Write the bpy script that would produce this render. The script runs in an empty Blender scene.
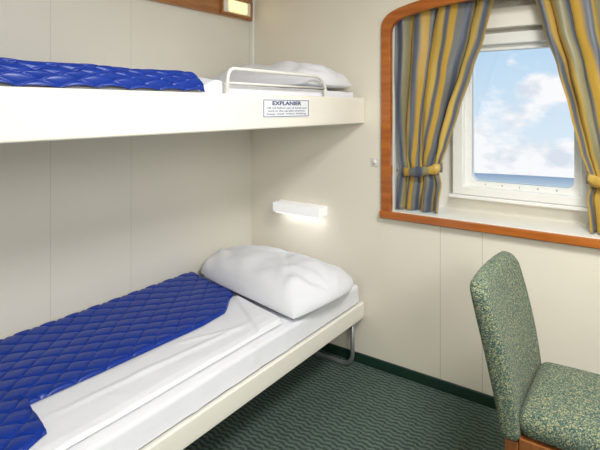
import bpy, bmesh, math, random
from mathutils import Vector, Matrix, noise
random.seed(3)
S=bpy.context.scene
S.view_settings.view_transform='Standard'
COL=S.collection

# ---------------------------------------------------------------- materials
def lin(c):
    return tuple(((v/255)/12.92 if v/255<=0.04045 else (((v/255)+0.055)/1.055)**2.4) for v in c)+(1,)
def mat(name,c,rough=.5,metal=0,spec=.5,sheen=0,emit=None,es=0,noise_amt=0,nscale=8,bump=0,bscale=200,coat=0):
    m=bpy.data.materials.new(name); m.use_nodes=True
    nt=m.node_tree; b=nt.nodes['Principled BSDF']
    b.inputs['Base Color'].default_value=lin(c); b.inputs['Roughness'].default_value=rough
    b.inputs['Metallic'].default_value=metal; b.inputs['Specular IOR Level'].default_value=spec
    b.inputs['Sheen Weight'].default_value=sheen; b.inputs['Coat Weight'].default_value=coat
    if emit:
        b.inputs['Emission Color'].default_value=lin(emit); b.inputs['Emission Strength'].default_value=es
    tc=nt.nodes.new('ShaderNodeTexCoord')
    if noise_amt:
        n=nt.nodes.new('ShaderNodeTexNoise'); n.inputs['Scale'].default_value=nscale; n.inputs['Detail'].default_value=4
        nt.links.new(tc.outputs['Object'],n.inputs['Vector'])
        mx=nt.nodes.new('ShaderNodeMix'); mx.data_type='RGBA'
        mx.inputs['A'].default_value=lin(tuple(v*(1-noise_amt) for v in c)); mx.inputs['B'].default_value=lin(tuple(min(255,v*(1+noise_amt)) for v in c))
        nt.links.new(n.outputs['Fac'],mx.inputs['Factor']); nt.links.new(mx.outputs['Result'],b.inputs['Base Color'])
    if bump:
        n=nt.nodes.new('ShaderNodeTexNoise'); n.inputs['Scale'].default_value=bscale; n.inputs['Detail'].default_value=3
        nt.links.new(tc.outputs['Object'],n.inputs['Vector'])
        bp=nt.nodes.new('ShaderNodeBump'); bp.inputs['Strength'].default_value=bump; bp.inputs['Distance'].default_value=.01
        nt.links.new(n.outputs['Fac'],bp.inputs['Height']); nt.links.new(bp.outputs['Normal'],b.inputs['Normal'])
    return m

def wall_mat(name,c,axis,seams,dark=.9):
    m=mat(name,c,rough=.4,noise_amt=.012,nscale=3)
    nt=m.node_tree;b=nt.nodes['Principled BSDF']
    g=nt.nodes.new('ShaderNodeNewGeometry'); sx=nt.nodes.new('ShaderNodeSeparateXYZ')
    nt.links.new(g.outputs['Position'],sx.inputs[0])
    tot=None
    for s in seams:
        n=nt.nodes.new('ShaderNodeMath'); n.operation='COMPARE'
        nt.links.new(sx.outputs[axis],n.inputs[0]); n.inputs[1].default_value=s; n.inputs[2].default_value=.0014
        if tot is None: tot=n.outputs[0]
        else:
            a=nt.nodes.new('ShaderNodeMath'); a.operation='MAXIMUM'; nt.links.new(tot,a.inputs[0]); nt.links.new(n.outputs[0],a.inputs[1]); tot=a.outputs[0]
    mx=nt.nodes.new('ShaderNodeMix'); mx.data_type='RGBA'
    src=b.inputs['Base Color'].links[0].from_socket
    nt.links.new(tot,mx.inputs['Factor']); nt.links.new(src,mx.inputs['A']); mx.inputs['B'].default_value=lin(tuple(x*dark for x in c))
    nt.links.new(mx.outputs['Result'],b.inputs['Base Color'])
    return m

m_wall_l=wall_mat('wall_panel_l',(229,226,215),1,[-.873+.39*k for k in (-6,-5,-4,-3,-2,-1,0)],.9)
m_wall_b=wall_mat('wall_panel_b',(238,232,217),0,[1.206,1.403,2.25,2.64],.84)
m_ceil=mat('ceiling_paint',(238,237,232),rough=.6,noise_amt=.01)
m_white=mat('white_lacquer',(240,240,236),rough=.3,noise_amt=.01)
m_rail=mat('off_white_lacquer',(244,241,231),rough=.28,noise_amt=.01)
m_niche=mat('cream_niche',(243,239,228),rough=.4,noise_amt=.01)
m_sheet=mat('white_cotton',(234,236,243),rough=.85,noise_amt=.01,bump=.1,bscale=30)
m_pillow=mat('pillow_cotton',(234,236,243),rough=.85,noise_amt=.01,bump=.12,bscale=22)
m_mattress=mat('mattress_ticking',(222,223,230),rough=.85,noise_amt=.02,bump=.2,bscale=60)
m_base=mat('baseboard_green',(26,54,44),rough=.4,noise_amt=.1)
m_chrome=mat('chrome',(205,208,212),rough=.18,metal=1,noise_amt=.02)
m_steel=mat('satin_steel',(165,168,172),rough=.35,metal=.7,noise_amt=.02)
m_tube=mat('white_tube',(232,231,226),rough=.3,noise_amt=.01)
m_dark=mat('blue_grey_ink',(62,76,120),rough=.5,noise_amt=.02)
m_plac=mat('placard',(236,239,245),rough=.35,noise_amt=.01)
m_plastic=mat('white_plastic',(226,225,218),rough=.35,noise_amt=.01)
m_lampon=mat('lamp_diffuser_white',(244,245,246),rough=.4,emit=(252,253,255),es=.26,noise_amt=.01)
m_lampglow=mat('lamp_diffuser_down',(255,255,250),rough=.4,emit=(250,252,255),es=1.2,noise_amt=.01)
m_lampyel=mat('lamp_diffuser_warm',(255,236,170),rough=.4,emit=(255,232,140),es=1.6,noise_amt=.01)
m_quilt=mat('blue_satin',(0,48,146),rough=.34,spec=.45,noise_amt=.06,nscale=14,bump=.06,bscale=40)

def wood_mat(name,c1,c2,sc):
    m=mat(name,c1,rough=.25,coat=.4); nt=m.node_tree;b=nt.nodes['Principled BSDF']
    tc=nt.nodes.new('ShaderNodeTexCoord')
    mp=nt.nodes.new('ShaderNodeMapping'); mp.inputs['Scale'].default_value=sc
    n=nt.nodes.new('ShaderNodeTexNoise'); n.inputs['Scale'].default_value=3; n.inputs['Detail'].default_value=6;n.inputs['Distortion'].default_value=.4
    r=nt.nodes.new('ShaderNodeValToRGB'); r.color_ramp.elements[0].color=lin(c1); r.color_ramp.elements[1].color=lin(c2)
    r.color_ramp.elements[0].position=.35; r.color_ramp.elements[1].position=.7
    nt.links.new(tc.outputs['Object'],mp.inputs[0]);nt.links.new(mp.outputs[0],n.inputs['Vector']);nt.links.new(n.outputs['Fac'],r.inputs[0]);nt.links.new(r.outputs[0],b.inputs['Base Color'])
    return m
m_wood=wood_mat('cherry_wood',(164,88,28),(190,110,40),(1.5,12,14))
m_wood2=wood_mat('cherry_wood_board',(150,96,50),(182,124,70),(12,1.5,14))
m_woodleg=wood_mat('dark_beech',(128,74,36),(156,98,52),(14,14,2))

def mm(nt):
    def MM(op,a,bv=None):
        n=nt.nodes.new('ShaderNodeMath'); n.operation=op
        for i,q in enumerate((a,bv)):
            if q is None: continue
            if isinstance(q,(int,float)): n.inputs[i].default_value=q
            else: nt.links.new(q,n.inputs[i])
        return n.outputs[0]
    return MM
# carpet
m_carpet=mat('green_carpet',(50,80,72),rough=.95); nt=m_carpet.node_tree; b=nt.nodes['Principled BSDF']; MM=mm(nt)
tc=nt.nodes.new('ShaderNodeTexCoord')
sx=nt.nodes.new('ShaderNodeSeparateXYZ'); nt.links.new(tc.outputs['Object'],sx.inputs[0])
s1=MM('SINE',MM('MULTIPLY',sx.outputs[0],2*math.pi/.055)); s1=MM('MULTIPLY',s1,.004)
nn=nt.nodes.new('ShaderNodeTexNoise'); nn.inputs['Scale'].default_value=75; nt.links.new(tc.outputs['Object'],nn.inputs['Vector'])
jit=MM('MULTIPLY',MM('SUBTRACT',nn.outputs['Fac'],.5),.016)
yy=MM('ADD',MM('ADD',sx.outputs[1],s1),jit)
w=MM('SINE',MM('MULTIPLY',yy,2*math.pi/.024)); w=MM('ADD',MM('MULTIPLY',w,.5),.5)
nf=nt.nodes.new('ShaderNodeTexNoise'); nf.inputs['Scale'].default_value=210; nt.links.new(tc.outputs['Object'],nf.inputs['Vector'])
w2=MM('ADD',MM('MULTIPLY',w,.6),MM('MULTIPLY',nf.outputs['Fac'],.55))
r=nt.nodes.new('ShaderNodeValToRGB'); r.color_ramp.elements[0].color=lin((32,48,45)); r.color_ramp.elements[1].color=lin((98,118,108))
r.color_ramp.elements[0].position=.2;r.color_ramp.elements[1].position=1
nt.links.new(w2,r.inputs[0]);nt.links.new(r.outputs[0],b.inputs['Base Color'])
bp=nt.nodes.new('ShaderNodeBump');bp.inputs['Strength'].default_value=.5;bp.inputs['Distance'].default_value=.004
nt.links.new(w2,bp.inputs['Height']);nt.links.new(bp.outputs['Normal'],b.inputs['Normal'])

# tweed
m_tweed=mat('green_gold_tweed',(90,120,100),rough=.95,sheen=.05); nt=m_tweed.node_tree; b=nt.nodes['Principled BSDF']; MM=mm(nt)
tc=nt.nodes.new('ShaderNodeTexCoord')
vo=nt.nodes.new('ShaderNodeTexVoronoi'); vo.inputs['Scale'].default_value=380
n1=nt.nodes.new('ShaderNodeTexNoise'); n1.inputs['Scale'].default_value=170; n1.inputs['Detail'].default_value=3
nt.links.new(tc.outputs['Object'],vo.inputs['Vector']);nt.links.new(tc.outputs['Object'],n1.inputs['Vector'])
sc=nt.nodes.new('ShaderNodeSeparateColor'); nt.links.new(vo.outputs['Color'],sc.inputs[0])
f=MM('ADD',MM('MULTIPLY',sc.outputs[0],.55),MM('MULTIPLY',n1.outputs['Fac'],.45))
r=nt.nodes.new('ShaderNodeValToRGB'); e=r.color_ramp.elements
e[0].position=.2; e[0].color=lin((40,62,64)); e[1].position=.85; e[1].color=lin((186,178,126))
x=e.new(.45); x.color=lin((66,94,92)); x=e.new(.6); x.color=lin((110,122,96))
nt.links.new(f,r.inputs[0]);nt.links.new(r.outputs[0],b.inputs['Base Color'])
bp=nt.nodes.new('ShaderNodeBump');bp.inputs['Strength'].default_value=.4;bp.inputs['Distance'].default_value=.003
nt.links.new(f,bp.inputs['Height']);nt.links.new(bp.outputs['Normal'],b.inputs['Normal'])

# curtain stripes
m_curt=mat('striped_curtain',(180,150,70),rough=.42,sheen=.15); nt=m_curt.node_tree; b=nt.nodes['Principled BSDF']; MM=mm(nt)
uv=nt.nodes.new('ShaderNodeUVMap'); sx=nt.nodes.new('ShaderNodeSeparateXYZ'); nt.links.new(uv.outputs[0],sx.inputs[0])
fr=MM('FRACT',MM('MULTIPLY',sx.outputs[0],2.9))
r=nt.nodes.new('ShaderNodeValToRGB'); r.color_ramp.interpolation='LINEAR'; e=r.color_ramp.elements
seq=[((124,127,124)),((84,94,116)),((156,150,116)),((214,176,76)),((224,192,98)),((102,110,122)),((208,168,66)),((124,127,124))]
pos=[0,.13,.27,.40,.56,.72,.84,1.0]
e[0].position=0;e[0].color=lin(seq[0]);e[1].position=1;e[1].color=lin(seq[-1])
for i in range(1,8):
    x=e.new(max(0,pos[i]-.03));x.color=lin(seq[i-1])
    if i<7:
        x=e.new(pos[i]+.03);x.color=lin(seq[i])
nt.links.new(fr,r.inputs[0]);nt.links.new(r.outputs[0],b.inputs['Base Color'])
trn=nt.nodes.new('ShaderNodeBsdfTranslucent'); nt.links.new(r.outputs[0],trn.inputs['Color'])
ms=nt.nodes.new('ShaderNodeMixShader'); ms.inputs[0].default_value=.22
nt.links.new(b.outputs[0],ms.inputs[1]);nt.links.new(trn.outputs[0],ms.inputs[2]);nt.links.new(ms.outputs[0],nt.nodes['Material Output'].inputs[0])

# glass
m_glass=bpy.data.materials.new('window_glass'); m_glass.use_nodes=True; nt=m_glass.node_tree; nt.nodes.remove(nt.nodes['Principled BSDF'])
t=nt.nodes.new('ShaderNodeBsdfTransparent'); g=nt.nodes.new('ShaderNodeBsdfGlossy'); g.inputs['Roughness'].default_value=.02
ms=nt.nodes.new('ShaderNodeMixShader'); ms.inputs[0].default_value=.04
nt.links.new(t.outputs[0],ms.inputs[1]);nt.links.new(g.outputs[0],ms.inputs[2]);nt.links.new(ms.outputs[0],nt.nodes['Material Output'].inputs[0])

# ---------------------------------------------------------------- helpers
def meta(o,label=None,cat=None,kind=None,group=None):
    if label:o['label']=label
    if cat:o['category']=cat
    if kind:o['kind']=kind
    if group:o['group']=group
    return o
def empty(name,loc,**k):
    o=bpy.data.objects.new(name,None); o.location=loc; o.empty_display_size=.1; COL.objects.link(o)
    return meta(o,**k)
W={}
def mk(name,verts,faces,m,parent=None,smooth=False,bevel=0,bseg=2,uvs=None,subsurf=0,solid=0,**k):
    vs=[Vector(v) for v in verts]
    c=Vector([(min(v[i] for v in vs)+max(v[i] for v in vs))/2 for i in range(3)])
    me=bpy.data.meshes.new(name); me.from_pydata([v-c for v in vs],[],faces)
    bm=bmesh.new(); bm.from_mesh(me)
    if uvs is None: bmesh.ops.remove_doubles(bm,verts=bm.verts,dist=1e-6)
    bmesh.ops.recalc_face_normals(bm,faces=bm.faces); bm.to_mesh(me); bm.free()
    if uvs is not None:
        L=me.uv_layers.new(name='UVMap')
        for lp in me.loops: L.data[lp.index].uv=uvs[lp.vertex_index]
    me.materials.append(m)
    o=bpy.data.objects.new(name,me); o.location=c; COL.objects.link(o); W[o.name]=c
    if smooth:
        for p in me.polygons:p.use_smooth=True
    if parent is not None:
        o.parent=parent; o.matrix_parent_inverse=Matrix.Translation(-(W[parent.name] if parent.name in W else Vector(parent.location)))
    if solid:
        md=o.modifiers.new('solid','SOLIDIFY'); md.thickness=solid; md.offset=-1
    if bevel:
        md=o.modifiers.new('bevel','BEVEL'); md.width=bevel; md.segments=bseg; md.limit_method='ANGLE'
    return meta(o,**k)
def boxdata(lo,hi):
    x0,y0,z0=lo;x1,y1,z1=hi
    v=[(x0,y0,z0),(x1,y0,z0),(x1,y1,z0),(x0,y1,z0),(x0,y0,z1),(x1,y0,z1),(x1,y1,z1),(x0,y1,z1)]
    f=[(0,3,2,1),(4,5,6,7),(0,1,5,4),(1,2,6,5),(2,3,7,6),(3,0,4,7)]
    return v,f
def box(name,lo,hi,m,parent=None,bevel=0,**k):
    v,f=boxdata(lo,hi); return mk(name,v,f,m,parent,bevel=bevel,bseg=3,**k)
def boxes(name,lst,m,parent=None,bevel=0,**k):
    V=[];F=[]
    for lo,hi in lst:
        v,f=boxdata(lo,hi); n=len(V); V+=v; F+=[tuple(i+n for i in q) for q in f]
    return mk(name,V,F,m,parent,bevel=bevel,uvs=[(0,0)]*len(V),**k)
def rbox(name,lo,hi,r,m,parent=None,seg=(12,12,12),fn=None,**k):
    lo=Vector(lo);hi=Vector(hi);c=(lo+hi)/2;h=(hi-lo)/2
    r=min(r,h.x*.999,h.y*.999,h.z*.999)
    def coords(n,hh):
        L=[-hh+r*q for q in (0,.25,.5,.75)]
        inner=[-hh+r+(2*hh-2*r)*i/n for i in range(n+1)]
        return L+inner+[-a for a in reversed(L)]
    A=[coords(seg[i],h[i]) for i in range(3)]
    V=[];F=[];idx={}
    def vid(p):
        key=tuple(round(a,6) for a in p)
        if key not in idx:
            idx[key]=len(V)
            P=Vector(p); inn=Vector([max(-h[i]+r,min(h[i]-r,P[i])) for i in range(3)])
            d=P-inn
            if d.length>1e-9: P=inn+d.normalized()*r
            P=P+c
            if fn:P=Vector(fn(P))
            V.append(P)
        return idx[key]
    for ax in range(3):
        a,b_=[(1,2),(2,0),(0,1)][ax]
        for sgn in(-1,1):
            for i in range(len(A[a])-1):
                for j in range(len(A[b_])-1):
                    q=[]
                    for (ii,jj) in((i,j),(i+1,j),(i+1,j+1),(i,j+1)):
                        p=[0,0,0];p[ax]=sgn*h[ax];p[a]=A[a][ii];p[b_]=A[b_][jj];q.append(vid(p))
                    if sgn<0:q.reverse()
                    q2=[];[q2.append(z) for z in q if z not in q2]
                    if len(q2)>2:F.append(tuple(q2))
    return mk(name,V,F,m,parent,smooth=True,**k)
def fillet(pts,r,n=6):
    pts=[Vector(p) for p in pts]; out=[pts[0]]
    for i in range(1,len(pts)-1):
        a,b_,c=pts[i-1],pts[i],pts[i+1]
        u=(a-b_).normalized();v=(c-b_).normalized(); rr=min(r,(a-b_).length*.49,(c-b_).length*.49)
        p0=b_+u*rr;p1=b_+v*rr
        for t in range(n+1):
            t/=n; out.append(p0*(1-t)**2+b_*2*t*(1-t)+p1*t*t)
    out.append(pts[-1]); return out
def tube(name,pts,rad,m,parent=None,seg=12,closed=False,**k):
    pts=[Vector(p) for p in pts]; V=[];F=[]; n=len(pts); up=None
    for i,p in enumerate(pts):
        if closed: tan=(pts[(i+1)%n]-pts[i-1]).normalized()
        else: tan=(pts[min(i+1,n-1)]-pts[max(i-1,0)]).normalized()
        if up is None:
            up=Vector((0,0,1)) if abs(tan.z)<.9 else Vector((0,1,0))
        s=tan.cross(up).normalized(); up=s.cross(tan).normalized()
        for j in range(seg):
            a=2*math.pi*j/seg; V.append(p+(s*math.cos(a)+up*math.sin(a))*rad)
    for i in range(n if closed else n-1):
        for j in range(seg):
            i2=(i+1)%n
            F.append((i*seg+j,i*seg+(j+1)%seg,i2*seg+(j+1)%seg,i2*seg+j))
    if not closed:
        F.append(tuple(range(seg))); F.append(tuple((n-1)*seg+j for j in reversed(range(seg))))
    return mk(name,V,F,m,parent,smooth=True,**k)
def cyl(name,c,axis,rad,length,m,parent=None,seg=24,**k):
    c=Vector(c);a=Vector(axis).normalized()
    return tube(name,[c-a*length/2,c+a*length/2],rad,m,parent,seg=seg,**k)
def grid(name,nu,nv,fn,m,parent=None,uv=False,**k):
    V=[fn(i/nu,j/nv) for j in range(nv+1) for i in range(nu+1)]
    F=[(j*(nu+1)+i,j*(nu+1)+i+1,(j+1)*(nu+1)+i+1,(j+1)*(nu+1)+i) for j in range(nv) for i in range(nu)]
    uvs=[(i/nu,j/nv) for j in range(nv+1) for i in range(nu+1)] if uv else None
    return mk(name,V,F,m,parent,smooth=True,uvs=uvs,**k)
def interp(tab,x):
    if x<=tab[0][0]:return tab[0][1]
    for (a,b_),(c,d) in zip(tab,tab[1:]):
        if x<=c:
            t=(x-a)/(c-a); t=t*t*(3-2*t)*.3+t*.7
            return b_+(d-b_)*t
    return tab[-1][1]
def rrect(x0,x1,z0,z1,rt,rb,n=10):
    P=[]
    def arc(cx,cz,r,a0,a1):
        for i in range(n+1):
            a=math.radians(a0+(a1-a0)*i/n); P.append((cx+r*math.cos(a),cz+r*math.sin(a)))
    arc(x1-rt,z1-rt,rt,0,90);arc(x0+rt,z1-rt,rt,90,180);arc(x0+rb,z0+rb,rb,180,270);arc(x1-rb,z0+rb,rb,270,360)
    return P
def ring(name,O,I,y0,y1,m,parent=None,bevel=.003,**k):
    n=len(O);V=[(x,y0,z) for x,z in O]+[(x,y0,z) for x,z in I]+[(x,y1,z) for x,z in O]+[(x,y1,z) for x,z in I];F=[]
    for i in range(n):
        j=(i+1)%n
        F+=[(i,j,n+j,n+i),(2*n+i,3*n+i,3*n+j,2*n+j),(i,2*n+i,2*n+j,j),(n+i,n+j,3*n+j,3*n+i)]
    return mk(name,V,F,m,parent,bevel=bevel,uvs=[(0,0)]*len(V),**k)

# ---------------------------------------------------------------- room
RX,RY,RZ=3.3,-3.4,2.25
box('floor',(-.1,RY-.1,-.1),(RX+.1,.1,0),m_carpet,kind='structure',label='dark green carpet with wavy ribbed pattern')
box('ceiling',(-.1,RY-.1,RZ),(RX+.1,.1,RZ+.1),m_ceil,kind='structure',label='white painted cabin ceiling')
box('wall_left',(-.1,RY,0),(0,0,RZ),m_wall_l,kind='structure',label='grey-white panelled cabin wall beside the bunks')
box('wall_right',(RX,RY,0),(RX+.1,0,RZ),m_wall_l,kind='structure',label='grey-white panelled cabin wall')
box('wall_front',(-.1,RY-.1,0),(RX+.1,RY,RZ),m_wall_b,kind='structure',label='cream panelled cabin wall')
HX0,HX1,HZ0,HZ1=.95,2.09,.825,1.882
ND=.24
boxes('wall_back',[((-.1,0,0),(HX0,.1,RZ)),((HX1,0,0),(RX+.1,.1,RZ)),((HX0,0,0),(HX1,.1,HZ0)),((HX0,0,HZ1),(HX1,.1,RZ)),
  ((HX0,0,1.848),(HX0+.17,.015,HZ1)),((HX1-.17,0,1.848),(HX1,.015,HZ1))],m_wall_b,kind='structure',label='cream panelled wall with the cabin window')
box('baseboard_back',(.0,-.012,0),(RX,0,.052),m_base,bevel=.003,kind='structure',label='dark green baseboard strip')
box('baseboard_left',(0,RY,0),(.012,-.012,.052),m_base,bevel=.003,kind='structure',label='dark green baseboard strip')
box('trim_1',(0,-.016,1.45),(.03,0,RZ),m_white,bevel=.004,kind='structure',label='cream corner trim strip')

# window
win=empty('window_1',(1.52,0,.79),kind='structure',label='wood-framed recessed cabin window looking on the sea')
T=.02
boxes('window_recess',[((HX0-T,.1,HZ0-T),(HX0,ND,HZ1+T)),((HX1,.1,HZ0-T),(HX1+T,ND,HZ1+T)),((HX0,.1,HZ0-T),(HX1,ND,HZ0)),((HX0,.1,HZ1),(HX1,ND,HZ1+T))],m_niche,win)
box('window_sill',(HX0+.001,-.0,HZ0+.0005),(HX1-.001,ND-.001,HZ0+.006),m_niche,win,bevel=.001)
GX0,GX1,GZ0,GZ1=1.29,1.75,.990,1.645
V=rrect(GX0,GX1,GZ0,GZ1,.014,.032)
O=[];cx,cz=(GX0+GX1)/2,(GZ0+GZ1)/2
bx0,bx1,bz0,bz1=HX0-T,HX1+T,HZ0-T,HZ1+T
for x,z in V:
    dx,dz=x-cx,z-cz
    t=min((bx1-cx)/dx if dx>1e-6 else (bx0-cx)/dx if dx<-1e-6 else 9e9,(bz1-cz)/dz if dz>1e-6 else (bz0-cz)/dz if dz<-1e-6 else 9e9)
    O.append((cx+dx*t,cz+dz*t))
ring('outer_wall_panel',O,V,ND,ND+.03,m_niche,win,bevel=0)
ring('window_frame',rrect(1.205,1.835,.920,1.725,.006,.006),rrect(GX0-.03,GX1+.03,.962,GZ1+.025,.004,.004),ND-.06,ND,m_white,win,bevel=.006)
ring('sash',rrect(GX0-.031,GX1+.031,.961,GZ1+.026,.004,.004),rrect(GX0,GX1,GZ0,GZ1,.014,.032),ND-.022,ND+.01,m_white,win,bevel=.003,label='white inner sash ring')
box('window_ledge',(1.19,ND-.075,.903),(1.85,ND-.0005,.9195),m_white,win,bevel=.004)
box('blind_housing',(1.17,ND-.09,1.745),(1.87,ND-.0005,1.84),m_niche,win,bevel=.006)
box('glass',(GX0-.01,ND+.012,GZ0-.01),(GX1+.01,ND+.018,GZ1+.01),m_glass,win)
for x in (GX0+.07,GX0+.15,GX1-.15,GX1-.07,(GX0+GX1)/2):
    cyl('screw',(x,ND-.023,.976),(0,1,0),.0035,.004,m_chrome,win,seg=10)
# wooden surround : shallow arched top
SX0,SX1,SZ0=.902,2.138,.792
mid=(SX0+SX1)/2
def catmull(P,n=5):
    out=[]
    for i in range(len(P)-1):
        p0=P[max(i-1,0)];p1=P[i];p2=P[i+1];p3=P[min(i+2,len(P)-1)]
        for k in range(n):
            t=k/n
            out.append(tuple(.5*((2*p1[q])+(-p0[q]+p2[q])*t+(2*p0[q]-5*p1[q]+4*p2[q]-p3[q])*t*t+(-p0[q]+3*p1[q]-3*p2[q]+p3[q])*t**3) for q in(0,1)))
    out.append(P[-1]); return out
def archoutline(L,x0,zb):
    C=catmull([(x0+d,z) for d,z in L])
    left=[(x0,zb)]+C
    right=[(2*mid-x,z) for x,z in reversed(left[:-1])]
    return left+right
Oa=archoutline([(0,1.765),(.006,1.800),(.028,1.832),(.065,1.853),(.125,1.872),(.25,1.896),(.40,1.910),(.618,1.916)],SX0,SZ0)
Ia=archoutline([(0,1.742),(.006,1.770),(.022,1.790),(.05,1.806),(.10,1.822),(.21,1.843),(.36,1.857),(.568,1.863)],SX0+.05,SZ0+.036)
ring('wooden_surround',Oa,Ia,-.022,.014,m_wood,win,bevel=.004)
box('wooden_sill_edge',(SX0-.004,-.034,SZ0+.004),(SX1+.004,-.0221,SZ0+.04),m_wood,win,bevel=.004)

# curtains
def curtain(name,flip,seed):
    ctr=1.52
    k=-.035 if flip else 0
    zt_=1.052
    inn=[(.842,1.175-k),(.9,1.18-k),(.98,1.19-k),(zt_,1.172-k),(1.11,1.192-k),(1.17,1.215-k*.9),(1.35,1.27-k*.5),(1.54,1.335),(1.7,1.39),(1.87,1.43)]
    out=[(.842,.960),(.98,.968),(zt_,.982),(1.10,.970),(1.3,.958),(1.87,.956)]
    amp=[(.842,.024),(.98,.018),(zt_,.008),(1.11,.014),(1.4,.028),(1.87,.028)]
    zt,zb=1.874,.8385
    def fn(u,v):
        z=zt+(zb-zt)*v; a=interp(out,z);b_=interp(inn,z)
        ph=2*math.pi*(4.3*u+.45*math.sin(5*u+seed))+seed+.8*math.sin(3*v+seed)+1.3*noise.noise(Vector((u*3,z*2.5,seed*2)))
        x=a+(b_-a)*u+ .018*math.sin(ph*1.0+1.3)*min(1,4*u*(1-u)+.1)*(b_-a)/.4
        x=max(x,HX0+.004)
        y=.062+interp(amp,z)*math.sin(ph)*(.8+.4*noise.noise(Vector((u*4,z*3,seed+5))))+.007*noise.noise(Vector((u*9,z*6,seed)))+.003*math.sin(ph*2.3+z*3)
        if abs(z-zt_)<.14: y+=.008*math.cos((z-zt_)/.14*math.pi/2)
        y=max(.022,y-.05*math.exp(-u/.05))
        if flip:x=2*ctr-x
        return (x,y,z)
    o=grid(name,150,70,fn,m_curt,None,uv=True,solid=.002,
      label='striped slate-blue and gold curtain gathered with a tieback' ,cat='curtain',group='window curtains')
    z=zt_
    xa,xb=.972,1.19-k
    pts=[]
    n=40
    for i in range(n):
        t=2*math.pi*i/n
        x=(xa+xb)/2+(xb-xa)/2*math.cos(t); y=.064+.036*math.sin(t)
        zz=z-.004+.016*math.cos(t)-.010*math.sin(t)**2
        if flip:x=2*ctr-x
        pts.append(Vector((x,y,zz)))
    V=[];F=[]
    for i,p in enumerate(pts):
        cc=Vector(((xa+xb)/2 if not flip else 2*ctr-(xa+xb)/2,.064,p.z)); d=(p-cc).normalized()*.004
        h=Vector((0,0,.022+.004*math.sin(i*1.1)))
        V+=[p+d-h,p+d*1.8,p+d+h,p-d*.3+h,p-d*.3-h]
    for i in range(n):
        j=(i+1)%n
        for q in range(5): F.append((i*5+q,j*5+q,j*5+(q+1)%5,i*5+(q+1)%5))
    uvs=[((i//5)/n*1.0,0) for i in range(len(V))]
    mk('tieback',V,F,m_curt,o,smooth=True,uvs=uvs,label='striped fabric tieback band')
    cyl('tieback_hook',((HX0+.010) if not flip else (HX1-.010),.07,z-.02),(1,0,0),.006,.020,m_chrome,o,seg=12)
    return o
curtain('curtain',False,.4); curtain('curtain',True,2.1)
tube('curtain_rail',[(HX0,.062,1.878),(HX1,.062,1.878)],.003,m_chrome,None,seg=8,label='slim metal curtain rail inside the window recess',cat='curtain rail')

# ---------------------------------------------------------------- wooden board + lamp top
box('trim_2',(0,-.62-.9,1.893),(.028,-.018,2.17),m_wood2,bevel=.004,kind='structure',label='cherry wood board along the wall')
l1=empty('wall_lamp',(.028,-.15,1.96),label='lit reading lamp set in a wooden frame above the bunk',cat='lamp')
def ringx(name,y0,y1,z0,z1,w,x0,x1,m,parent):
    O=rrect(y0,y1,z0,z1,.006,.006,3);I=rrect(y0+w,y1-w,z0+w,z1-w,.004,.004,3)
    n=len(O);V=[(x0,a,z) for a,z in O]+[(x0,a,z) for a,z in I]+[(x1,a,z) for a,z in O]+[(x1,a,z) for a,z in I];F=[]
    for i in range(n):
        j=(i+1)%n
        F+=[(i,j,n+j,n+i),(2*n+i,3*n+i,3*n+j,2*n+j),(i,2*n+i,2*n+j,j),(n+i,n+j,3*n+j,3*n+i)]
    return mk(name,V,F,m,parent,uvs=[(0,0)]*len(V),bevel=.002)
ringx('lamp_frame',-.30,-.035,1.900,2.01,.012,.0281,.046,m_wood2,l1)
box('diffuser',(.0285,-.286,1.914),(.040,-.049,1.996),m_plastic,l1,bevel=.003)
rbox('light_panel',(.0405,-.24,1.923),(.05,-.09,1.985),.004,m_lampyel,l1,seg=(1,4,3),label='glowing warm lamp diffuser')

# lamp bottom
l2=empty('wall_lamp',(.40,0,.78),label='white box-shaped wall light glowing beneath, above the pillow',cat='lamp')
rbox('lamp_housing',(.24,-.088,.757),(.567,-.001,.812),.006,m_lampon,l2,seg=(8,3,2),label='white glowing acrylic housing')
box('lamp_lens',(.255,-.078,.7525),(.552,-.012,.7565),m_lampglow,l2,bevel=.001,label='bright downward lens')
box('backplate',(.230,-.012,.750),(.2395,-.0005,.818),m_white,l2,bevel=.002)

# wall switch
tk=empty('wall_switch',(.858,-.001,1.076),label='small flat white switch with a round button',cat='switch')
box('switch_plate',(.836,-.006,1.053),(.882,-.0005,1.100),m_plastic,tk,bevel=.003)
cyl('switch_knob',(.859,-.009,1.0765),(0,1,0),.013,.005,m_white,tk)

# ---------------------------------------------------------------- upper bunk
BL=2.02
ub=empty('bunk_bed',(.4,-1.0,1.278),label='off-white wall-mounted berth with bedding and guard rail',cat='bunk bed')
rbox('side_panel',(.765,-BL,1.278),(.80,-.004,1.413),.008,m_rail,ub,seg=(1,30,4))
box('berth_base',(.004,-BL,1.295),(.7648,-.004,1.33),m_rail,ub)
boxes('rear_panel',[((.004,-BL+.02,1.331),(.02,-.004,1.40)),((.0205,-.02,1.331),(.7645,-.004,1.40))],m_rail,ub)
box('end_panel',(.0205,-BL,1.331),(.7645,-BL+.018,1.41),m_rail,ub)
pl=box('placard',(.8002,-.852,1.320),(.8025,-.532,1.397),m_plac,ub,bevel=.001,label='printed white instruction placard with blue border')
boxes('placard_border',[((.8026,-.848,1.3905),(.8031,-.536,1.393)),((.8026,-.848,1.324),(.8031,-.536,1.3265)),((.8026,-.848,1.324),(.8031,-.8445,1.393)),((.8026,-.5395,1.324),(.8031,-.536,1.393))],m_dark,pl)
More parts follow.
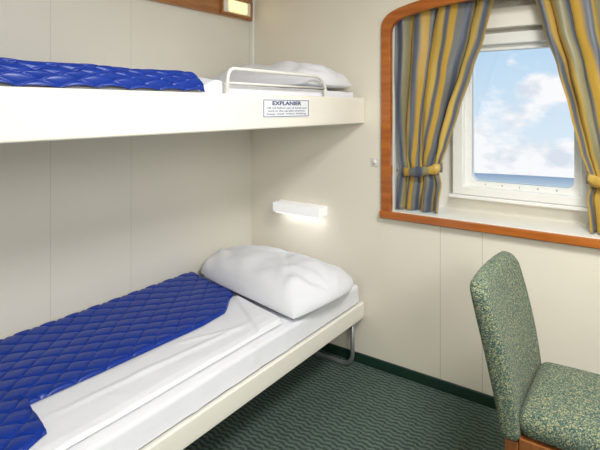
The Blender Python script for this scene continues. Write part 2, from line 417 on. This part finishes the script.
def text(body,size,y,z,parent,w=None,name='lettering',off=.0004):
    c=bpy.data.curves.new(name,'FONT'); c.body=body; c.size=size; c.align_x='CENTER'; c.align_y='CENTER'; c.offset=off; c.extrude=.0002
    t=bpy.data.objects.new(name,c); COL.objects.link(t)
    dg=bpy.context.evaluated_depsgraph_get(); me=bpy.data.meshes.new_from_object(t.evaluated_get(dg))
    bpy.data.objects.remove(t)
    ws=[v.co.x for v in me.vertices]; k=(w/(max(ws)-min(ws))) if w else 1
    cx=(max(ws)+min(ws))/2
    Vv=[Vector((.8033+v.co.z, y+(v.co.x-cx)*k, z+v.co.y)) for v in me.vertices]; F=[tuple(p.vertices) for p in me.polygons]
    return mk(name,Vv,F,m_dark,parent)
text('EXPLANIER',.022,-.692,1.3785,pl,w=.2,off=.0007)
text('Lift rail before use of berth and',.010,-.692,1.360,pl,w=.27,off=0)
text('lock in the upright position',.010,-.692,1.348,pl,w=.25,off=0)
text('keep clear when folding',.010,-.692,1.336,pl,w=.27,off=0)
# guard rail
g0,g1=-1.035,-.37
pts=fillet([(.784,g0,1.40),(.784,g0+.01,1.505),(.784,g1-.06,1.505),(.784,g1,1.47),(.784,g1,1.40)],.035)
tube('guard_rail',pts,.0075,m_tube,ub,label='white tubular safety rail')
tube('guard_rail_bar',[(.784,g0+.005,1.452),(.784,g1,1.452)],.005,m_tube,ub,seg=10)

rbox('mattress',(.03,-1.98,1.332),(.755,-.03,1.435),.03,m_mattress,None,seg=(8,20,2),label='thin white mattress on the wall-mounted berth',cat='mattress')
def usheet(u,v):
    y=-.06-1.07*v
    L=[(0,(.03,1.446)),(.75,(.70,1.447)),(.88,(.758,1.438)),(1,(.762,1.405))]
    x=interp([(a,b[0]) for a,b in L],u); z=interp([(a,b[1]) for a,b in L],u)
    n=noise.noise(Vector((x*7,y*7,1.3)))*.008+noise.noise(Vector((x*18,y*5,5)))*.005
    k=max(0,min(1,(1.12+y)/.03))
    z+=(abs(n)+.020*math.exp(-((y+1.05)/.05)**2)*(1 if u<.9 else .3))*k
    return (x,y,z)
grid('bed_sheet',50,70,usheet,m_sheet,None,label='white sheet spread over the berth mattress',cat='sheet')
def quilt_h(x,y,p,amp,r=.62):
    a=(x+y*r)/p; b_=(x-y*r)/p
    s=abs(math.sin(math.pi*a))*abs(math.sin(math.pi*b_))
    return amp*(.7*(1-math.exp(-s/.09))+.3*s)
def uquilt(u,v):
    y=-1.135-.85*v
    L=[(0,(.03,1.480)),(.6,(.64,1.484)),(.78,(.735,1.478)),(.9,(.768,1.450)),(1,(.774,1.416))]
    x=interp([(a,b[0]) for a,b in L],u); z=interp([(a,b[1]) for a,b in L],u)
    h=quilt_h(u*.9,y,.085,.009,.8)
    edge=min(1,v/.04)
    if u>.75: x+=h*.9
    z+=h*.8+noise.noise(Vector((x*5,y*5,2)))*.007
    z=z-(1-math.sqrt(max(0,1-(1-edge)**2)))*.022
    z=max(z,1.455 if u<.75 else 1.415)
    return (min(x,.792),y,z)
grid('quilt',150,240,uquilt,m_quilt,None,label='royal blue quilted satin bedspread on the wall-mounted berth',cat='quilt')

def pillow(name,c,hx,hy,T,rotz,m,seed,label='',flare=0,low=.35,drop=.02,cornersag=0,crease=.007,corner=.085):
    n=70;V=[];F=[]
    R=Matrix.Rotation(rotz,3,'Z')
    def pt(a,b_,s):
        k=1-corner*(a*a*b_*b_)**1.2
        x=a*hx*k*(1-.02*b_*b_) ; y=b_*hy*k*(1-.03*(a*a))*(1+flare*a)
        t=((1-abs(a)**4.2)*(1-abs(b_)**3.4)); t=max(t,0)**.46
        z=s*T*t
        if s>0:
            z*=.84+.16*math.cos(a*1.5)*math.cos(b_*1.3)
            z+=t*(.018*noise.noise(Vector((a*2.0+seed,b_*2.0,0)))+.010*noise.noise(Vector((a*5+seed,b_*3,3))))
            for sx_ in(-1,1):
                dx=a-sx_*1.05; ang=math.atan2(b_*.7,dx*-sx_)
                z+=t*crease*math.sin(10*ang+seed*sx_+1.5*noise.noise(Vector((a*3,b_*3,seed))))*max(0,1-abs(dx)/.75)
            z-=t*crease*.7*math.exp(-(((a*.9+b_*.35-.25+.08*math.sin(b_*3))/.06)**2))
        else: z*=low
        z-=drop*max(abs(a),abs(b_))**5
        if cornersag and b_<0 and a>0: z-=cornersag*(a*-b_)**2
        p=R@Vector((x,y,z))
        return Vector(c)+p
    for s in(1,-1):
        o=len(V)
        for j in range(n+1):
            for i in range(n+1):
                a=math.sin((i/n*2-1)*math.pi/2); b_=math.sin((j/n*2-1)*math.pi/2)
                V.append(pt(a,b_,s))
        for j in range(n):
            for i in range(n):
                q=(o+j*(n+1)+i,o+j*(n+1)+i+1,o+(j+1)*(n+1)+i+1,o+(j+1)*(n+1)+i)
                F.append(q if s>0 else tuple(reversed(q)))
    return mk(name,V,F,m,None,smooth=True,label=label,cat='pillow')
pillow('pillow',(.414,-.25,1.494),.357,.225,.10,math.radians(0),m_pillow,1.7,label='plump white pillow on the wall-mounted berth',drop=.018,corner=.06)

# ---------------------------------------------------------------- lower bed
lb=empty('bed',(.4,-1.0,0),label='low single bed with off-white frame and metal loop legs',cat='bed')
rbox('side_rail',(.775,-BL,.252),(.80,-.01,.333),.006,m_rail,lb,seg=(1,30,3))
box('wall_rail',(.014,-BL,.247),(.036,-.012,.33),m_rail,lb)
box('end_rail',(.0365,-.034,.247),(.7745,-.014,.33),m_rail,lb)
box('end_rail',(.0365,-BL,.247),(.7745,-BL+.02,.33),m_rail,lb)
box('bed_base',(.0365,-BL+.021,.285),(.7745,-.0345,.305),m_rail,lb)
for y in(-.075,-1.9):
    tube('leg',fillet([(.765,y,.29),(.765,y,.012),(.10,y,.012),(.10,y,.284)],.07,10),.0115,m_steel,lb,label='bent tubular metal loop leg')
rbox('mattress',(.04,-1.99,.306),(.772,-.036,.425),.03,m_mattress,None,seg=(8,24,2),label='white mattress on the low bed',cat='mattress')
def lsheet(u,v):
    y=-.037-1.95*v
    L=[(0,(.03,.430)),(.8,(.725,.432)),(.9,(.772,.420)),(1,(.782,.34))]
    x=interp([(a,b[0]) for a,b in L],u); z=interp([(a,b[1]) for a,b in L],u)
    n=noise.noise(Vector((x*4,y*5,7)))*.006+noise.noise(Vector((x*14,y*6,2)))*.003
    if x>.74: z+=abs(n)*(1 if u<.85 else 0.3)
    if u>.85: x+=.005*noise.noise(Vector((1,y*14,z*6)))+.003
    return (x,y,z)
grid('bed_sheet',50,110,lsheet,m_sheet,None,label='white fitted sheet over the low bed mattress',cat='sheet')
s0f=lambda u: .485+.06*u+.02*u*u
def Eq(y):
    return interp([(-1.99,.74),(-1.70,.69),(-1.62,.66),(-1.585,.485),(-1.3,.50),(-.9,.515),(-.75,.50),(-.60,.40),(-.5,.34)],y)
def duvet(u,v):
    y0=-.53-.10*u+.02*math.sin(u*5)
    y=y0+(-1.98-y0)*v
    ex=.742+.005*noise.noise(Vector((0,y*4,3)))
    L=[(0,(.03,.446)),(.88,(ex-.035,.450)),(.96,(ex-.006,.446)),(1,(ex,.4355))]
    x=interp([(a,b[0]) for a,b in L],u); z=interp([(a,b[1]) for a,b in L],u)
    wv=.007*noise.noise(Vector((x*4,y*3,1)))+.005*noise.noise(Vector((x*3+y*5,(x-y)*7,4)))+.002*noise.noise(Vector((x*14,y*9,2)))
    def ridge(px,py,dx,dy,wd,h,ln):
        l=math.hypot(dx,dy);dx/=l;dy/=l
        s=(x-px)*dx+(y-py)*dy; d=-(x-px)*dy+(y-py)*dx
        return h*math.exp(-(d/wd)**2)*math.exp(-(s/ln)**4)
    wv=.5*(wv+math.sqrt(wv*wv+.000004))
    wv+=ridge(.62,-1.15,.04,.5,.014,.006,.4)+ridge(.60,-.93,.14,.3,.012,.005,.14)
    s=(y-(-.80+.16*(.74-x)/.25))
    wv+=.009/(1+math.exp(-s/.004)) if x>.30 else 0
    ed=max(0,min(1,(x-Eq(y))/.03)) if y<-.47 else 1
    wv*=ed
    if u<.96: z+=wv
    e=min(1,v/.012); z=.436+(z-.436)*math.sqrt(max(0,1-(1-e)**2))
    return (x,y,z)
grid('duvet',110,260,duvet,m_sheet,None,label='white folded duvet with soft creases on the low bed',cat='duvet')
def lquilt(u,v):
    s0=s0f(u)
    yy=-(s0+(1.975-s0)*v)
    E=Eq(-(s0f(1)+(1.975-s0f(1))*v))
    y=yy; x=.012+u*(E-.012)
    z=.459+quilt_h(x,y,.082,.010,.8)+.005*noise.noise(Vector((x*4,y*4,9)))+.010*math.exp(-(x/.10)**2)
    d=min((1-u)*(E)/.02,v*1.4/.02,1); d=max(d,0)
    z=.4525+(z-.4525)*math.sqrt(max(0,1-(1-d)**2))
    return (x,y,z)
grid('quilt',170,460,lquilt,m_quilt,None,label='royal blue diamond-quilted satin bedspread on the low bed',cat='quilt')
pillow('pillow',(.435,-.345,.503),.41,.232,.102,math.radians(-5),m_pillow,4.2,label='large plump white pillow on the low bed',flare=.16,low=.36,drop=.028,cornersag=.03,crease=.010,corner=.11)

# ---------------------------------------------------------------- chair
ch=empty('dining_chair',(1.92,-.6,0),label='grey-green and gold tweed upholstered chair with wooden legs',cat='chair')
cy0,cy1=-.825,-.385; zb,zt=.385,.835
def backfn(P):
    hz=(P.z-zb)/(zt-zb)
    R=.05; hw=(cy1-cy0)/2
    Y=P.y-(cy0+cy1)/2; Z=P.z; y=Y/hw
    dy=abs(Y)-(hw-R); dz=Z-(zt-R)
    if dy>0 and dz>0:
        l=math.hypot(dy,dz); m_=max(dy,dz); k=m_/l if l>1e-9 else 1
        Y=math.copysign(hw-R+dy*k,Y); Z=zt-R+dz*k
    Y*= .93+.07*min(1,max(0,hz)*1.3)
    Z+= .006*(1-y*y)*max(0,hz)
    x=P.x+1.70-.095*max(0,hz)**1.15 - .014*(1-y*y)*(1 if P.x>0 else .7)
    x+= .010*math.sin(min(1,max(0,hz))*math.pi)*(1 if P.x>0 else 0)
    return (x,Y+(cy0+cy1)/2,Z)
rbox('backrest',(-.028,cy0,zb),(.028,cy1,zt),.024,m_tweed,ch,seg=(2,20,24),fn=backfn)
def seatfn(P):
    u=(P.y-(-.6))/.21; v=(P.x-1.93)/.22
    z=P.z
    if P.z>.43: z+=.018*max(0,1-u*u)*max(0,1-v**4)
    return (P.x,P.y*(1)+(-.6-P.y)*(-.04)*max(-1,v),z)
rbox('seat',(1.712,-.80,.398),(2.17,-.395,.472),.034,m_tweed,ch,seg=(16,16,2),fn=seatfn)
boxes('seat_frame',[((1.72,-.792,.345),(2.15,-.767,.3975)),((1.72,-.43,.345),(2.15,-.405,.3975)),((2.125,-.7665,.345),(2.15,-.4305,.3975)),((1.72,-.7665,.345),(1.745,-.4305,.3975))],m_woodleg,ch,bevel=.003)
def leg(x,y,dx):
    V=[];F=[]
    prof=[(0,.013,dx),(.15,.015,dx*.5),(.3,.018,0),(.384,.019,0)]
    for z,h,ox in prof:
        V+=[(x+ox-h,y-h,z),(x+ox+h,y-h,z),(x+ox+h,y+h,z),(x+ox-h,y+h,z)]
    for i in range(3):
        for j in range(4):F.append((i*4+j,i*4+(j+1)%4,i*4+4+(j+1)%4,i*4+4+j))
    F+=[(3,2,1,0),(12,13,14,15)]
    mk('leg',V,F,m_woodleg,ch,bevel=.003,label='tapered wooden leg')
leg(1.70,-.775,-.05);leg(1.70,-.43,-.05);leg(2.17,-.77,.02);leg(2.17,-.43,.02)
# ---------------------------------------------------------------- lights
def area(name,loc,target,size,power,color=(1,1,1),sy=None):
    l=bpy.data.lights.new(name,'AREA'); l.energy=power; l.color=color; l.shape='RECTANGLE'; l.size=size; l.size_y=sy or size
    o=bpy.data.objects.new(name,l); o.location=loc; d=Vector(target)-Vector(loc)
    o.rotation_euler=d.to_track_quat('-Z','Y').to_euler(); COL.objects.link(o); return o
area('ceiling_fill',(2.1,-1.25,2.2),(2.1,-1.25,0),.5,37,(1,.985,.95))  # unseen area lamp added overhead to light the closed room
area('fill_light',(2.8,-2.4,1.8),(.5,-.6,.8),.5,20,(1,.985,.965))  # added out-of-view fill from the camera side, brightens the bunks
area('lamp_light',(.40,-.045,.750),(.40,-.045,0),.28,.15,(.98,.985,1),sy=.05)

# world: sky with clouds over a hazy sea horizon
w=bpy.data.worlds.new('sky'); S.world=w; w.use_nodes=True; nt=w.node_tree; bg=nt.nodes['Background']; MM=mm(nt)
tc=nt.nodes.new('ShaderNodeTexCoord'); sx=nt.nodes.new('ShaderNodeSeparateXYZ'); nt.links.new(tc.outputs['Generated'],sx.inputs[0])
z=sx.outputs[2]
mr=nt.nodes.new('ShaderNodeMapRange'); mr.inputs['From Min'].default_value=-.12; mr.inputs['From Max'].default_value=.3; nt.links.new(z,mr.inputs['Value'])
r=nt.nodes.new('ShaderNodeValToRGB'); e=r.color_ramp.elements
e[0].color=lin((224,238,248)); e[1].color=lin((150,198,236)); x=e.new(.45); x.color=lin((194,222,245))
nt.links.new(mr.outputs[0],r.inputs[0])
mp=nt.nodes.new('ShaderNodeMapping'); mp.inputs['Scale'].default_value=(1,1,1.6); mp.inputs['Location'].default_value=(.35,0,.1); nt.links.new(tc.outputs['Generated'],mp.inputs[0])
n=nt.nodes.new('ShaderNodeTexNoise'); n.inputs['Scale'].default_value=8; n.inputs['Detail'].default_value=10; n.inputs['Roughness'].default_value=.55; nt.links.new(mp.outputs[0],n.inputs['Vector'])
bias=MM('MULTIPLY',MM('SUBTRACT',.045,z),1.2)
fac=MM('ADD',n.outputs['Fac'],bias)
cr=nt.nodes.new('ShaderNodeValToRGB'); cr.color_ramp.elements[0].position=.49; cr.color_ramp.elements[1].position=.60; nt.links.new(fac,cr.inputs[0])
n2=nt.nodes.new('ShaderNodeTexNoise'); n2.inputs['Scale'].default_value=20; n2.inputs['Detail'].default_value=6; nt.links.new(mp.outputs[0],n2.inputs['Vector'])
cc=nt.nodes.new('ShaderNodeValToRGB'); cc.color_ramp.elements[0].position=.38; cc.color_ramp.elements[0].color=lin((216,226,238)); cc.color_ramp.elements[1].position=.55; cc.color_ramp.elements[1].color=lin((250,251,254)); nt.links.new(n2.outputs['Fac'],cc.inputs[0])
mx=nt.nodes.new('ShaderNodeMix'); mx.data_type='RGBA'; nt.links.new(cr.outputs[0],mx.inputs['Factor']); nt.links.new(r.outputs[0],mx.inputs['A']); nt.links.new(cc.outputs[0],mx.inputs['B'])
sr=nt.nodes.new('ShaderNodeValToRGB'); se=sr.color_ramp.elements
ms_=nt.nodes.new('ShaderNodeMapRange'); ms_.inputs['From Min'].default_value=-.146; ms_.inputs['From Max'].default_value=-.124; nt.links.new(z,ms_.inputs['Value'])
se[0].color=lin((192,212,230)); se[1].color=lin((128,158,192)); nt.links.new(ms_.outputs[0],sr.inputs[0])
sea=MM('LESS_THAN',z,-.125)
mx2=nt.nodes.new('ShaderNodeMix'); mx2.data_type='RGBA'; nt.links.new(sea,mx2.inputs['Factor']); nt.links.new(mx.outputs['Result'],mx2.inputs['A']); nt.links.new(sr.outputs[0],mx2.inputs['B'])
nt.links.new(mx2.outputs['Result'],bg.inputs[0]); bg.inputs[1].default_value=1.05

# ---------------------------------------------------------------- camera
cd=bpy.data.cameras.new('camera'); cam=bpy.data.objects.new('camera',cd); COL.objects.link(cam)
cd.sensor_width=36; cd.lens=36*493/600; cd.shift_y=-118/600; cd.clip_start=.05
cam.location=(2.033,-2.333,1.364); cam.rotation_euler=(math.radians(90),0,math.radians(35.4))
S.camera=cam
